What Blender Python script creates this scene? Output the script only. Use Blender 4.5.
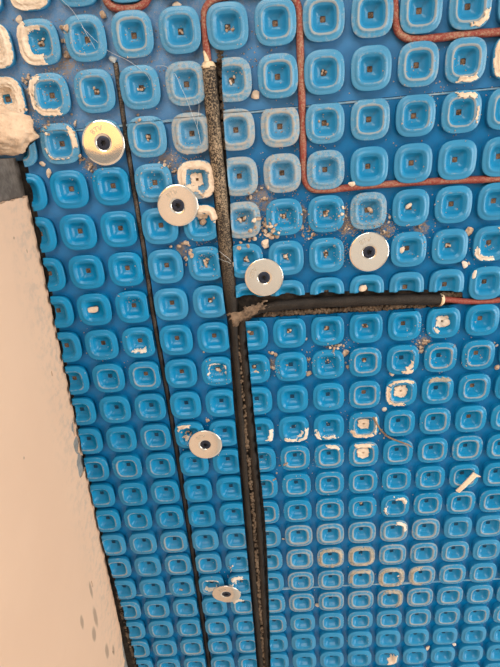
import bpy, bmesh, math, random
import numpy as np
from mathutils import Vector, Matrix
from mathutils.geometry import delaunay_2d_cdt
from mathutils import noise as mnoise

for o in list(bpy.data.objects): bpy.data.objects.remove(o)
scene = bpy.context.scene
COL = scene.collection
random.seed(7)

# ------------------------------------------------------------ camera, world, light, exposure
S = 0.030                                   # stud pitch: world x = col*S, y = -row*S
FPX = 484.657
CAM = Vector((0.01166379, -0.06227658, 0.35851355))
VIEW = Vector((-0.0333837, -0.38195604, -0.92357734)).normalized()
RIGHT = Vector((0.99730956, -0.07307307, -0.00582862)).normalized()
RIGHT = (RIGHT - VIEW * RIGHT.dot(VIEW)).normalized()
DOWN = VIEW.cross(RIGHT).normalized()       # image down
cd = bpy.data.cameras.new('camera'); cam = bpy.data.objects.new('camera', cd); COL.objects.link(cam)
cd.sensor_fit = 'VERTICAL'; cd.sensor_height = 36.0; cd.lens = FPX * 36.0 / 667.0
cd.clip_start = 0.01; cd.clip_end = 50
M = Matrix((RIGHT, -DOWN, -VIEW)).transposed().to_4x4(); M.translation = CAM
cam.matrix_world = M
scene.camera = cam

vs = scene.view_settings
scene.display_settings.display_device = 'sRGB'
vs.view_transform = 'Standard'; vs.look = 'None'; vs.gamma = 1.0; vs.use_curve_mapping = False
vs.exposure = 0.0

w = bpy.data.worlds.new('world'); scene.world = w; w.use_nodes = True
w.node_tree.nodes['Background'].inputs[0].default_value = (0.95, 0.97, 1.0, 1)
w.node_tree.nodes['Background'].inputs[1].default_value = 1.0

def area(name, loc, target, sx, sy, power, color):
    l = bpy.data.lights.new(name, 'AREA'); l.shape = 'RECTANGLE'; l.size = sx; l.size_y = sy
    l.energy = power; l.color = color
    o = bpy.data.objects.new(name, l); COL.objects.link(o); o.location = loc
    o.rotation_euler = (Vector(target) - Vector(loc)).to_track_quat('-Z', 'Y').to_euler()
    return o
area('window_daylight', (-0.35, 1.34, 1.55), (-0.30, 0.0, 0.55), 1.5, 1.2, 36, (1.0, 0.95, 0.88))
area('added_side_fill', (1.66, -0.25, 0.90), (0.0, -0.25, 0.60), 1.2, 1.2, 34, (1.0, 0.93, 0.84))  # added fill from the right to brighten the left wall

def ray(px, py):
    return (VIEW + RIGHT * ((px - 250) / FPX) + DOWN * ((py - 333.5) / FPX))
def at(px, py, z=0.0):
    d = ray(px, py); t = (z - CAM.z) / d.z
    return CAM + d * t

# ------------------------------------------------------------ materials
def new_mat(name):
    m = bpy.data.materials.new(name); m.use_nodes = True
    nt = m.node_tree; b = nt.nodes['Principled BSDF']
    return m, nt, b
def N(nt, t, **kw):
    n = nt.nodes.new(t)
    for k, v in kw.items(): setattr(n, k, v)
    return n
def L(nt, a, b): nt.links.new(a, b)
def noise_node(nt, vec, scale, detail=4, rough=0.6):
    n = N(nt, 'ShaderNodeTexNoise'); n.inputs['Scale'].default_value = scale
    n.inputs['Detail'].default_value = detail; n.inputs['Roughness'].default_value = rough
    L(nt, vec, n.inputs['Vector']); return n.outputs['Fac']
def mathn(nt, op, a, b=None, c=None, clamp=False):
    n = N(nt, 'ShaderNodeMath', operation=op); n.use_clamp = clamp
    for i, v in enumerate((a, b, c)):
        if v is None: continue
        if isinstance(v, (int, float)): n.inputs[i].default_value = v
        else: L(nt, v, n.inputs[i])
    return n.outputs[0]
def smooth(nt, v, a, b, lo=0.0, hi=1.0):
    n = N(nt, 'ShaderNodeMapRange', interpolation_type='SMOOTHSTEP')
    L(nt, v, n.inputs[0])
    for i, x in enumerate((a, b, lo, hi)): n.inputs[i + 1].default_value = x
    return n.outputs[0]
def mixc(nt, f, a, b):
    n = N(nt, 'ShaderNodeMix', data_type='RGBA')
    if isinstance(f, (int, float)): n.inputs[0].default_value = f
    else: L(nt, f, n.inputs[0])
    for i, v in ((6, a), (7, b)):
        if isinstance(v, tuple): n.inputs[i].default_value = v + (1,) if len(v) == 3 else v
        else: L(nt, v, n.inputs[i])
    return n.outputs[2]
def bump(nt, b, h, strength, dist):
    n = N(nt, 'ShaderNodeBump'); n.inputs['Strength'].default_value = strength
    n.inputs['Distance'].default_value = dist; L(nt, h, n.inputs['Height'])
    L(nt, n.outputs[0], b.inputs['Normal'])
def wpos(nt): return N(nt, 'ShaderNodeNewGeometry').outputs['Position']

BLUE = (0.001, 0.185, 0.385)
BASE_SHADED = (0.0005, 0.125, 0.310)  # sheet blue darkened: shade between the studs is put into the colour
SAND = (0.44, 0.36, 0.27)
CREAM = (0.66, 0.49, 0.34)

def dusty_plastic(name, is_stud):
    m, nt, b = new_mat(name)
    P = wpos(nt)
    big = noise_node(nt, P, 38, 3); mid = noise_node(nt, P, 330, 4); fine = noise_node(nt, P, 1700, 2, .7)
    col = mixc(nt, smooth(nt, big, .3, .7), BLUE if is_stud else BASE_SHADED, (0.001, 0.21, 0.43) if is_stud else (0.0005, 0.140, 0.35))
    at_d = N(nt, 'ShaderNodeAttribute', attribute_type='OBJECT', attribute_name='dust').outputs['Fac']
    sep = N(nt, 'ShaderNodeSeparateXYZ'); L(nt, P, sep.inputs[0])
    # powder: more of it towards the upper-left corner of the floor
    grad = mathn(nt, 'ADD', mathn(nt, 'MULTIPLY', sep.outputs[1], 3.2), mathn(nt, 'MULTIPLY', sep.outputs[0], -1.5))
    dens = smooth(nt, grad, -0.42, 0.30)
    spk = mathn(nt, 'ADD', mathn(nt, 'MULTIPLY', mid, .6), mathn(nt, 'MULTIPLY', fine, .5))
    if is_stud:
        d2 = mathn(nt, 'MULTIPLY_ADD', dens, .10, at_d, clamp=True)
        ring = N(nt, 'ShaderNodeAttribute', attribute_name='ring').outputs['Fac']
        flat = N(nt, 'ShaderNodeAttribute', attribute_name='flat').outputs['Fac']
        at_r = N(nt, 'ShaderNodeAttribute', attribute_type='OBJECT', attribute_name='residue').outputs['Fac']
        # thin skin of mortar left along the inner ring, patchy
        rsum = mathn(nt, 'MULTIPLY', at_r, mathn(nt, 'ADD', ring, mathn(nt, 'MULTIPLY', flat, .26)))
        rm = mathn(nt, 'ADD', rsum, mathn(nt, 'MULTIPLY_ADD', mid, .9, -.45))
        rm = smooth(nt, mathn(nt, 'ADD', rm, mathn(nt, 'MULTIPLY_ADD', big, .8, -.4)), .50, .95, 0, .62)
        dm = mathn(nt, 'MULTIPLY', smooth(nt, mathn(nt, 'MULTIPLY_ADD', d2, .62, spk), .86, 1.10),
                   mathn(nt, 'MULTIPLY_ADD', flat, .82, .10))
        dm = mathn(nt, 'MULTIPLY', dm, mathn(nt, 'MULTIPLY_ADD', d2, .75, .15, clamp=True))
        haze = mathn(nt, 'MULTIPLY', d2, .42)
        col = mixc(nt, mathn(nt, 'MULTIPLY', haze, mathn(nt, 'MULTIPLY_ADD', flat, .8, .35)), col, (0.30, 0.44, 0.48))
        col = mixc(nt, rm, col, (0.37, 0.34, 0.28))
        col = mixc(nt, dm, col, SAND)
        mask = mathn(nt, 'MAXIMUM', rm, dm)
    else:
        d2 = mathn(nt, 'ADD', dens, at_d, clamp=True)
        col = mixc(nt, mathn(nt, 'MULTIPLY', d2, .50), col, (0.16, 0.31, 0.50))
        dm = smooth(nt, mathn(nt, 'MULTIPLY_ADD', d2, .42, spk), .90, 1.20, 0, .62)
        col = mixc(nt, dm, col, (0.30, 0.26, 0.21))
        # brown dirt trodden in around the slots and the caked corner
        blot = None
        for px, py, rr in ((168, 162, .018), (258, 200, .022), (300, 214, .013), (347, 222, .020), (386, 230, .012), (421, 228, .012), (60, 62, .022), (28, 100, .016), (182, 250, .012), (220, 48, .008), (332, 347, .012), (424, 342, .012), (190, 120, .014), (90, 164, .010), (274, 362, .009), (225, 590, .014), (206, 440, .014)):
            q0 = at(px, py)
            vd = N(nt, 'ShaderNodeVectorMath', operation='DISTANCE'); L(nt, P, vd.inputs[0]); vd.inputs[1].default_value = q0
            k = smooth(nt, vd.outputs['Value'], rr, rr * .25)
            blot = k if blot is None else mathn(nt, 'MAXIMUM', blot, k)
        bl = smooth(nt, mathn(nt, 'MULTIPLY_ADD', blot, .36, spk), .80, .95, 0, .85)
        bl = mathn(nt, 'MULTIPLY', bl, smooth(nt, blot, 0, .25))
        col = mixc(nt, bl, col, (0.25, 0.19, 0.14))
        mask = mathn(nt, 'MAXIMUM', dm, bl)
    L(nt, col, b.inputs['Base Color'])
    L(nt, mathn(nt, 'MULTIPLY_ADD', mask, .45, .24), b.inputs['Roughness'])
    b.inputs['IOR'].default_value = 1.42; b.inputs['Specular IOR Level'].default_value = .36
    bump(nt, b, mathn(nt, 'ADD', mid, mathn(nt, 'MULTIPLY', mask, .8)), .22, .0006)
    return m
M_STUD = dusty_plastic('blue_polymer_stud', True)
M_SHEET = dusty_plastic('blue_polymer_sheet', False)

def gritty(name, c0, c1, scale, rough=.9, bs=.5, bd=.001, spec=.3):
    m, nt, b = new_mat(name); P = wpos(nt)
    n1 = noise_node(nt, P, scale, 6, .7); n2 = noise_node(nt, P, scale * .17, 3)
    f = smooth(nt, mathn(nt, 'ADD', mathn(nt, 'MULTIPLY', n1, .6), mathn(nt, 'MULTIPLY', n2, .4)), .36, .64)
    L(nt, mixc(nt, f, c0, c1), b.inputs['Base Color'])
    b.inputs['Roughness'].default_value = rough; b.inputs['Specular IOR Level'].default_value = spec
    bump(nt, b, n1, bs, bd)
    return m
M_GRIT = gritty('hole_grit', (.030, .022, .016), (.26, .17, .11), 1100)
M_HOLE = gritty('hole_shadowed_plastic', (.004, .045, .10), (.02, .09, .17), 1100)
M_RESID = gritty('thin_mortar_film', (.24, .24, .21), (.46, .40, .32), 500, bs=.3)
M_CRUMB = gritty('sandy_crumb', (.30, .20, .13), (.62, .46, .33), 420)
M_CREAM = gritty('cream_mortar', (.58, .45, .33), (.78, .64, .50), 300, bs=.6)
M_WHITE = gritty('white_shard', (.56, .49, .40), (.78, .71, .62), 260, bs=.3)
M_LUMP = gritty('dry_mortar_lump', (.50, .35, .24), (.74, .54, .38), 160, bs=.8, bd=.002)
M_SUB = gritty('dark_subfloor', (.010, .009, .008), (.055, .042, .032), 240, bs=.7)
M_DIRT = gritty('brown_groove_dirt', (.045, .032, .022), (.21, .15, .10), 500, bs=.8)
M_BOARD = gritty('bare_grey_board', (.10, .085, .075), (.21, .185, .165), 120, bs=.5)
M_BRITTLE = gritty('torn_brown_tape', (.05, .035, .025), (.26, .18, .12), 260, bs=.7)
M_ROOM = gritty('room_paint', (.72, .69, .65), (.76, .73, .69), 8, bs=.05)
M_CEIL = gritty('ceiling_paint', (.78, .77, .75), (.82, .81, .79), 8, bs=.05)
M_STICK = gritty('pale_plastic_strip', (.70, .52, .36), (.88, .74, .58), 500, rough=.5, bs=.2)
M_FIBRE = gritty('white_fibre', (.45, .50, .52), (.68, .70, .70), 300, rough=.5, bs=0.0)
M_STRING = gritty('brown_string', (.16, .10, .06), (.34, .23, .15), 900)
M_COLLAR = gritty('cream_adhesive', (.62, .46, .28), (.80, .64, .44), 500, rough=.5)
M_LIP = gritty('pale_cut_edge', (.10, .30, .46), (.34, .44, .50), 260, rough=.6, bs=.2)

def cable_mat(name, c0, c1, dustamt, rough, lo=-0.3, hi=0.0):
    m, nt, b = new_mat(name); P = wpos(nt)
    n1 = noise_node(nt, P, 900, 5, .7); n2 = noise_node(nt, P, 60, 3)
    sep = N(nt, 'ShaderNodeSeparateXYZ'); L(nt, P, sep.inputs[0])
    nz = N(nt, 'ShaderNodeSeparateXYZ'); L(nt, N(nt, 'ShaderNodeNewGeometry').outputs['Normal'], nz.inputs[0])
    g = smooth(nt, sep.outputs[1], lo, hi, .05, 1.0)
    col = mixc(nt, n2, c0, c1)
    f = smooth(nt, mathn(nt, 'ADD', n1, mathn(nt, 'MULTIPLY', n2, .35)), .58, .84)
    f = mathn(nt, 'MULTIPLY', mathn(nt, 'MULTIPLY', f, g), smooth(nt, nz.outputs[2], 0., .8, 0, dustamt))
    L(nt, mixc(nt, f, col, (.40, .30, .20)), b.inputs['Base Color'])
    L(nt, mathn(nt, 'MULTIPLY_ADD', f, .5, rough), b.inputs['Roughness'])
    bump(nt, b, n1, .5, .0008); b.inputs['Specular IOR Level'].default_value = .3
    return m
M_RED = cable_mat('red_cable_sheath', (.20, .030, .022), (.27, .045, .032), .75, .42)
M_BLACK = cable_mat('black_lead_sheath', (.006, .005, .004), (.017, .012, .009), 1.0, .62, -.185, -.10)
M_SENSOR = cable_mat('black_sensor_sheath', (.012, .010, .010), (.035, .026, .020), .5, .45)

m, nt, b = new_mat('galvanised_washer'); M_WASH = m
P = wpos(nt); n1 = noise_node(nt, P, 300, 4)
L(nt, mixc(nt, n1, (.70, .68, .62), (.77, .75, .69)), b.inputs['Base Color'])
b.inputs['Metallic'].default_value = .8; b.inputs['Roughness'].default_value = .08
bump(nt, b, n1, .03, .0004)
m, nt, b = new_mat('blued_screw'); M_SCREW = m
b.inputs['Base Color'].default_value = (.020, .026, .045, 1); b.inputs['Metallic'].default_value = .5; b.inputs['Roughness'].default_value = .45
m, nt, b = new_mat('screw_socket'); M_SOCK = m
b.inputs['Base Color'].default_value = (.004, .005, .010, 1); b.inputs['Roughness'].default_value = .6
m, nt, b = new_mat('stamped_letters'); M_LET = m
b.inputs['Base Color'].default_value = (.45, .40, .32, 1); b.inputs['Roughness'].default_value = .5; b.inputs['Metallic'].default_value = .5
m, nt, b = new_mat('glassy_chip'); M_GLASS = m
b.inputs['Base Color'].default_value = (.5, .55, .56, 1); b.inputs['Roughness'].default_value = .15; b.inputs['Transmission Weight'].default_value = .4
m, nt, b = new_mat('lamp_diffuser'); M_LAMP = m
b.inputs['Base Color'].default_value = (.8, .7, .5, 1)
b.inputs['Emission Color'].default_value = (1.0, .42, .07, 1); b.inputs['Emission Strength'].default_value = 2.0

# ------------------------------------------------------------ helpers
def link(name, me, mat, parent=None):
    o = bpy.data.objects.new(name, me); COL.objects.link(o)
    if mat is not None and not me.materials: me.materials.append(mat)
    if parent is not None: o.parent = parent
    return o
def from_bm(name, bm, mat, parent=None, smooth_=False):
    me = bpy.data.meshes.new(name)
    bmesh.ops.recalc_face_normals(bm, faces=bm.faces) if not smooth_ == 'keep' else None
    bm.to_mesh(me); bm.free()
    if smooth_: me.shade_smooth()
    return link(name, me, mat, parent)
def tag(o, label, cat, group=None):
    o['label'] = label; o['category'] = cat
    if group: o['group'] = group
    return o
def struct(o): o['kind'] = 'structure'; return o
def empty(name, loc=(0, 0, 0)):
    o = bpy.data.objects.new(name, None); o.location = loc; o.empty_display_size = .01; COL.objects.link(o); return o
def box(bm, x0, x1, y0, y1, z0, z1):
    r = bmesh.ops.create_cube(bm, size=1)
    bmesh.ops.scale(bm, vec=(x1 - x0, y1 - y0, z1 - z0), verts=r['verts'])
    bmesh.ops.translate(bm, vec=((x0 + x1) / 2, (y0 + y1) / 2, (z0 + z1) / 2), verts=r['verts'])
def boxobj(name, dims, mat, parent=None):
    bm = bmesh.new(); box(bm, *dims); return from_bm(name, bm, mat, parent)

def spline(pts, sub=8):
    P = [Vector(p) for p in pts]; out = []
    for i in range(len(P) - 1):
        p0 = P[max(i - 1, 0)]; p1 = P[i]; p2 = P[i + 1]; p3 = P[min(i + 2, len(P) - 1)]
        for k in range(sub):
            t = k / sub
            out.append(.5 * ((2 * p1) + (p2 - p0) * t + (2 * p0 - 5 * p1 + 4 * p2 - p3) * t * t + (3 * p1 - p0 - 3 * p2 + p3) * t ** 3))
    out.append(P[-1]); return out
def tube(pts, rad, seg=12, wob=0.0, flat=1.0, seed=0):
    bm = bmesh.new(); rings = []; n = len(pts)
    for i, p in enumerate(pts):
        t = (pts[min(i + 1, n - 1)] - pts[max(i - 1, 0)]).normalized()
        side = t.cross(Vector((0, 0, 1)))
        side = side.normalized() if side.length > 1e-6 else Vector((1, 0, 0))
        up = side.cross(t).normalized()
        r = rad(i / (n - 1)) if callable(rad) else rad
        ring = []
        for k in range(seg):
            a = 2 * math.pi * k / seg
            rr = r * (1 + wob * mnoise.noise(Vector((i * .35 + seed, math.cos(a) * 1.3, math.sin(a) * 1.3))))
            ring.append(bm.verts.new(p + side * math.cos(a) * rr + up * math.sin(a) * rr * flat))
        rings.append(ring)
    for i in range(n - 1):
        for k in range(seg):
            bm.faces.new((rings[i][k], rings[i][(k + 1) % seg], rings[i + 1][(k + 1) % seg], rings[i + 1][k]))
    bm.faces.new(rings[0][::-1]); bm.faces.new(rings[-1])
    return bm
def pix(pts, z): return [at(x, y, z) for x, y in pts]
def interp(poly, v, key=1):
    """x on a polyline of world points as function of y (key=1), or y of x (key=0)"""
    o = 1 - key; P = sorted(poly, key=lambda p: p[key])
    if v <= P[0][key]: a, b_ = P[0], P[1]
    elif v >= P[-1][key]: a, b_ = P[-2], P[-1]
    else:
        for a, b_ in zip(P, P[1:]):
            if a[key] <= v <= b_[key]: break
    t = (v - a[key]) / (b_[key] - a[key]); return a[o] + (b_[o] - a[o]) * t

# ------------------------------------------------------------ room shell
SUBZ = -0.0022
bm = bmesh.new(); box(bm, -1.8, 1.8, -1.8, 1.4, -.08, SUBZ); struct(from_bm('floor', bm, M_SUB))
bm = bmesh.new(); box(bm, -1.8, 1.8, -1.8, 1.4, 2.4, 2.48); struct(from_bm('ceiling', bm, M_CEIL))
struct(boxobj('wall_far', (-1.8, 1.7, -1.8, -1.7, SUBZ, 2.4), M_ROOM))
struct(boxobj('wall_side', (-1.8, -1.7, -1.7, 1.4, SUBZ, 2.4), M_ROOM))
bm = bmesh.new()
box(bm, -1.7, -1.15, 1.36, 1.4, SUBZ, 2.4); box(bm, .45, 1.7, 1.36, 1.4, SUBZ, 2.4)
box(bm, -1.15, .45, 1.36, 1.4, SUBZ, .9); box(bm, -1.15, .45, 1.36, 1.4, 2.2, 2.4)
struct(from_bm('wall_back', bm, M_ROOM))
bm = bmesh.new()
for x in (-1.15, -.37, .41): box(bm, x, x + .04, 1.37, 1.39, .94, 2.16)
box(bm, -1.15, .45, 1.37, 1.39, .9, .94); box(bm, -1.15, .45, 1.37, 1.39, 2.16, 2.2)
struct(from_bm('window_1', bm, M_CEIL))
bm = bmesh.new()
box(bm, 1.7, 1.8, -1.8, -.9, SUBZ, 2.4); box(bm, 1.7, 1.8, .4, 1.4, SUBZ, 2.4)
box(bm, 1.7, 1.8, -.9, .4, SUBZ, .25); box(bm, 1.7, 1.8, -.9, .4, 1.55, 2.4)
struct(from_bm('wall_right', bm, M_ROOM))
bm = bmesh.new()
for y in (-.9, -.27, .36): box(bm, 1.73, 1.76, y, y + .04, .29, 1.51)
box(bm, 1.73, 1.76, -.9, .4, .25, .29); box(bm, 1.73, 1.76, -.9, .4, 1.51, 1.55)
struct(from_bm('added_side_window', bm, M_CEIL))  # unseen window, added as the opening for the fill on the left wall
lamp = tag(empty('ceiling_light', (-.80, .42, 2.36)), 'warm square ceiling panel lamp mirrored in the gold-looking washer', 'ceiling lamp')
def rel(o, p): o.parent = p; o.matrix_parent_inverse = Matrix.Translation(-p.location); return o
bm = bmesh.new(); box(bm, -1.34, -.26, -.12, .96, 2.37, 2.4); rel(from_bm('housing', bm, M_CEIL), lamp)
bm = bmesh.new(); box(bm, -1.32, -.28, -.10, .94, 2.36, 2.37); rel(from_bm('diffuser', bm, M_LAMP), lamp)

# the low wall beside the membrane
W0 = at(20, 157.5); W1 = at(129, 667)
wd = (W1 - W0).normalized(); wn = Vector((-wd.y, wd.x, 0)).normalized()
if wn.x < 0: wn = -wn
WL = 1.6; WH = 2.4
def wall_pt(u, v, d): return W0 + wd * u + wn * d + Vector((0, 0, v))
def wall_uv(px, py):
    d = ray(px, py); t = (W0 - CAM).dot(wn) / d.dot(wn); p = CAM + d * t
    return ((p - W0).dot(wd), p.z)
bm = bmesh.new()
vv = [bm.verts.new(wall_pt(u, v, d)) for d in (-.0030, -.10) for v in (SUBZ, WH) for u in (0, WL)]
for f in ((0, 1, 3, 2), (4, 6, 7, 5), (0, 4, 5, 1), (2, 3, 7, 6), (0, 2, 6, 4), (1, 5, 7, 3)): bm.faces.new([vv[i] for i in f])
wall = struct(from_bm('wall_left', bm, M_BOARD))

M_PAPER = gritty('grey_board_paper', (.20, .205, .20), (.33, .33, .32), 140, bs=.4)
bm = bmesh.new()
vv = [bm.verts.new(wall_pt(u, v, d)) for d in (-.0012, -.0031) for v in (.0004, .06) for u in (.034, .78)]
for f in ((0, 1, 3, 2), (4, 6, 7, 5), (0, 4, 5, 1), (2, 3, 7, 6), (0, 2, 6, 4), (1, 5, 7, 3)): bm.faces.new([vv[i] for i in f])
pp = from_bm('board_paper', bm, M_PAPER, wall); pp['label'] = 'grey board paper showing through chipped plaster'
def cdt_panel(outer, holes, keep):
    V = []; Ed = []
    for poly in [outer] + holes:
        s = len(V); V += [Vector((p[0], p[1])) for p in poly]
        Ed += [(s + i, s + (i + 1) % len(poly)) for i in range(len(poly))]
    r = delaunay_2d_cdt(V, Ed, [], 0, 1e-7)
    tri = []
    for f in r[2]:
        c = sum((r[0][i] for i in f), Vector((0, 0))) / len(f)
        if keep(c): tri.append(f)
    return r[0], tri
def inside(poly, p):
    c = False; n = len(poly); j = n - 1
    for i in range(n):
        a, b_ = poly[i], poly[j]
        if (a[1] > p[1]) != (b_[1] > p[1]) and p[0] < (b_[0] - a[0]) * (p[1] - a[1]) / (b_[1] - a[1]) + a[0]: c = not c
        j = i
    return c

# plaster coat with torn end, frayed foot and chipped patches
rg = random.Random(3)
foot = []
u = .030
while u < WL - .01:
    foot.append((u, .0006 + .0016 * abs(mnoise.noise(Vector((u * 90, 3, 1)))) + rg.uniform(0, .0007))); u += rg.uniform(.0025, .006) if u < .75 else .06
edge = []
for v in np.arange(.004, .30, .004):
    edge.append((.0265 + .0035 * mnoise.noise(Vector((1, v * 45, 7))) + rg.uniform(-.0008, .0008) - .012 * max(0, (v - .03)) , v))
edge += [(.024, .5), (.024, WH)]
outer = [(.0245, .0015)] + foot + [(WL, .001), (WL, WH)] + edge[::-1]
def chip_hole(px, py, ru, rv, seed, n=16):
    cu, cv = wall_uv(px, py); out = []
    for i in range(n):
        a = 2 * math.pi * i / n; k = 1 + .45 * mnoise.noise(Vector((math.cos(a) * 1.6, math.sin(a) * 1.6, seed)))
        out.append((cu + ru * k * math.cos(a), max(-.003, cv + rv * k * math.sin(a))))
    return out
holes = [chip_hole(81, 464, .012, .0085, 1.3, 22), chip_hole(77, 445, .009, .0060, 5.2, 18), chip_hole(73.5, 428, .006, .0035, 8.8, 12),
         chip_hole(25, 193, .0025, .004, 4.4, 10), chip_hole(52, 374, .0022, .0009, 2.2, 8), chip_hole(62, 338, .003, .0012, 9.2, 8), chip_hole(56, 316, .004, .0012, 4.7, 9),
         chip_hole(125, 647, .022, .0075, 6.1, 26), chip_hole(113, 652, .002, .0011, 3.1, 8), chip_hole(92, 584, .0045, .0009, 6.6, 8), chip_hole(128, 670, .02, .0105, 2.9, 18)]
V2, T2 = cdt_panel(outer, holes, lambda c: inside(outer, c) and not any(inside(h, c) for h in holes))
bm = bmesh.new()
bv = [bm.verts.new(wall_pt(p.x, p.y, 0)) for p in V2]
fs = [bm.faces.new([bv[i] for i in f]) for f in T2]
bmesh.ops.recalc_face_normals(bm, faces=bm.faces)
r = bmesh.ops.extrude_face_region(bm, geom=fs)
bmesh.ops.translate(bm, vec=-wn * .003, verts=[g for g in r['geom'] if isinstance(g, bmesh.types.BMVert)])
for v in [v for v in bm.verts if not v.link_faces]: bm.verts.remove(v)
m, nt, b = new_mat('cream_plaster'); P = wpos(nt)
n1 = noise_node(nt, P, 9, 4); n2 = noise_node(nt, P, 160, 5)
col = mixc(nt, smooth(nt, n1, .3, .7), (.735, .50, .352), (.77, .53, .375))
sepw = N(nt, 'ShaderNodeSeparateXYZ'); L(nt, P, sepw.inputs[0])
scuff = mathn(nt, 'MULTIPLY', smooth(nt, sepw.outputs[2], .06, .0), smooth(nt, n2, .44, .70))
col = mixc(nt, mathn(nt, 'MULTIPLY', scuff, .55), col, (.40, .345, .30))
mark = None
for px, py, ru, rv in ((95.5, 617, .014, .0040), (94, 634, .009, .0045), (107, 651, .010, .0045), (82, 622, .008, .0032), (91, 590, .011, .0026), (113.5, 650, .007, .0028), (14, 238, .0011, .0014), (27, 251, .0016, .0009), (24, 458, .0012, .001), (76, 250, .002, .0012)):
    u0, v0 = wall_uv(px, py); p0 = wall_pt(u0, v0, 0)
    vm = N(nt, 'ShaderNodeVectorMath', operation='SUBTRACT'); L(nt, P, vm.inputs[0]); vm.inputs[1].default_value = p0
    d1 = N(nt, 'ShaderNodeVectorMath', operation='DOT_PRODUCT'); L(nt, vm.outputs[0], d1.inputs[0]); d1.inputs[1].default_value = wd / ru
    d2 = N(nt, 'ShaderNodeVectorMath', operation='DOT_PRODUCT'); L(nt, vm.outputs[0], d2.inputs[0]); d2.inputs[1].default_value = (0, 0, 1 / rv)
    q = mathn(nt, 'ADD', mathn(nt, 'MULTIPLY', d1.outputs['Value'], d1.outputs['Value']), mathn(nt, 'MULTIPLY', d2.outputs['Value'], d2.outputs['Value']))
    k = smooth(nt, mathn(nt, 'ADD', q, mathn(nt, 'MULTIPLY_ADD', n2, 1.2, -.6)), 1.3, .2)
    mark = k if mark is None else mathn(nt, 'MAXIMUM', mark, k)
col = mixc(nt, mathn(nt, 'MULTIPLY', mark, .62), col, (.24, .175, .13))
L(nt, col, b.inputs['Base Color']); b.inputs['Roughness'].default_value = .75; b.inputs['Specular IOR Level'].default_value = .3
bump(nt, b, mathn(nt, 'ADD', n1, mathn(nt, 'MULTIPLY', n2, .06)), .14, .002)
pl = from_bm('plaster_coat', bm, m, wall); pl['label'] = 'cream plaster coat with a torn end and chipped foot'

# ------------------------------------------------------------ cut lines in the membrane
GL = [at(*p) for p in ((205, 62), (207.5, 110), (209.5, 150), (214, 200), (220, 265), (229, 335), (234, 405), (240, 472), (247, 550), (255, 640), (259, 690), (266, 780))]
GRU = [at(*p) for p in ((222.5, 62), (223.5, 110), (226.5, 155), (230, 195), (234.5, 270), (236.5, 297))]
GRL = [at(*p) for p in ((245.5, 319), (251, 380), (254, 410), (260, 470), (264.5, 510), (267, 550), (269.5, 620), (271.5, 690), (275, 780))]
HT = [at(*p, .0048) for p in ((236.5, 297), (290, 295), (360, 292.5), (410, 291.5), (464, 291.5))]
HB = [at(*p) for p in ((245.5, 319), (270, 317.5), (330, 314), (370, 311.5), (410, 309), (448, 305.5), (464, 303))]
SC = [(115.5, 62), (121, 100), (127, 143), (135, 195), (144, 250), (152.5, 310), (168.5, 400), (181, 477), (195, 567), (209.5, 665), (214, 700), (224, 780)]
SL = [at(x - 2.6, y) for x, y in SC]; SR = [at(x + 2.6, y) for x, y in SC]
WE = [at(*p) for p in ((27, 160), (30, 178), (38.5, 218), (51, 285), (59.5, 330), (69, 372), (76.5, 408), (85, 452), (93.5, 490), (103, 533), (116, 578), (127, 617), (138, 660), (147, 700), (165, 780))]
C0, C1, R0, R1 = -9, 13, -6, 27
XL, XR, YT, YB = (C0 - .5) * S, (C1 + .5) * S, -(R0 - .5) * S, -(R1 + .5) * S
SEAM_A = [((C0 - .5) * S, -1.80 * S), (-4 * S, -1.725 * S), (2 * S, -1.60 * S), ((C1 + .5) * S, -1.45 * S)]
SEAM_B = [((C0 - .5) * S, -16.42 * S), (XR, -16.50 * S)]
GAP = .00016
groove = [(p.x, p.y) for p in GL] + [(p.x, p.y) for p in GRL[::-1]] + [(p.x, p.y) for p in HB[1:]] + [(p.x, p.y) for p in HT[::-1]] + [(p.x, p.y) for p in GRU[::-1][1:]]
slit = [(p.x, p.y) for p in SL] + [(p.x, p.y) for p in SR[::-1]]
wcut = [(WE[0].x, WE[0].y)] + [(p.x, p.y) for p in WE[1:]] + [(XL - .01, WE[-1].y), (XL - .01, WE[0].y)]
def seam_y(seam, x): return interp(seam, x, 0)
def sheet_of(x, y): return 0 if y > seam_y(SEAM_A, x) else (1 if y > seam_y(SEAM_B, x) else 2)
outer = [(XL, YB), (XR, YB), (XR, YT), (XL, YT)]
Vs = []; Es = []
def addpoly(pts, closed=True):
    s = len(Vs); Vs.extend(Vector((p[0], p[1])) for p in pts)
    n = len(pts); Es.extend((s + i, s + (i + 1) % n) for i in range(n if closed else n - 1))
addpoly(outer); addpoly(groove); addpoly(slit); addpoly(wcut)
for s_ in (SEAM_A, SEAM_B):
    for g in (GAP, -GAP): addpoly([(x, y + g) for x, y in s_], False)
for cc in np.arange(C0, C1, 1.0):
    for rr in np.arange(R0, R1, 1.0):
        Vs.append(Vector(((cc + .5) * S, -(rr + .5) * S)))
res = delaunay_2d_cdt(Vs, Es, [], 0, 1e-7)
tris = {0: [], 1: [], 2: []}
for f in res[2]:
    c = sum((res[0][i] for i in f), Vector((0, 0))) / 3
    if not inside(outer, c) or inside(groove, c) or inside(slit, c) or inside(wcut, c): continue
    if any(abs(c.y - seam_y(s_, c.x)) < GAP * .9 for s_ in (SEAM_A, SEAM_B)): continue
    tris[sheet_of(c.x, c.y)].append(f)
names = ['dusty pale-blue studded heating membrane along the top edge of the floor',
         'large blue studded heating membrane filling the middle, slotted for two black leads',
         'blue studded heating membrane along the bottom edge below the pale seam']
sheets = []
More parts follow.
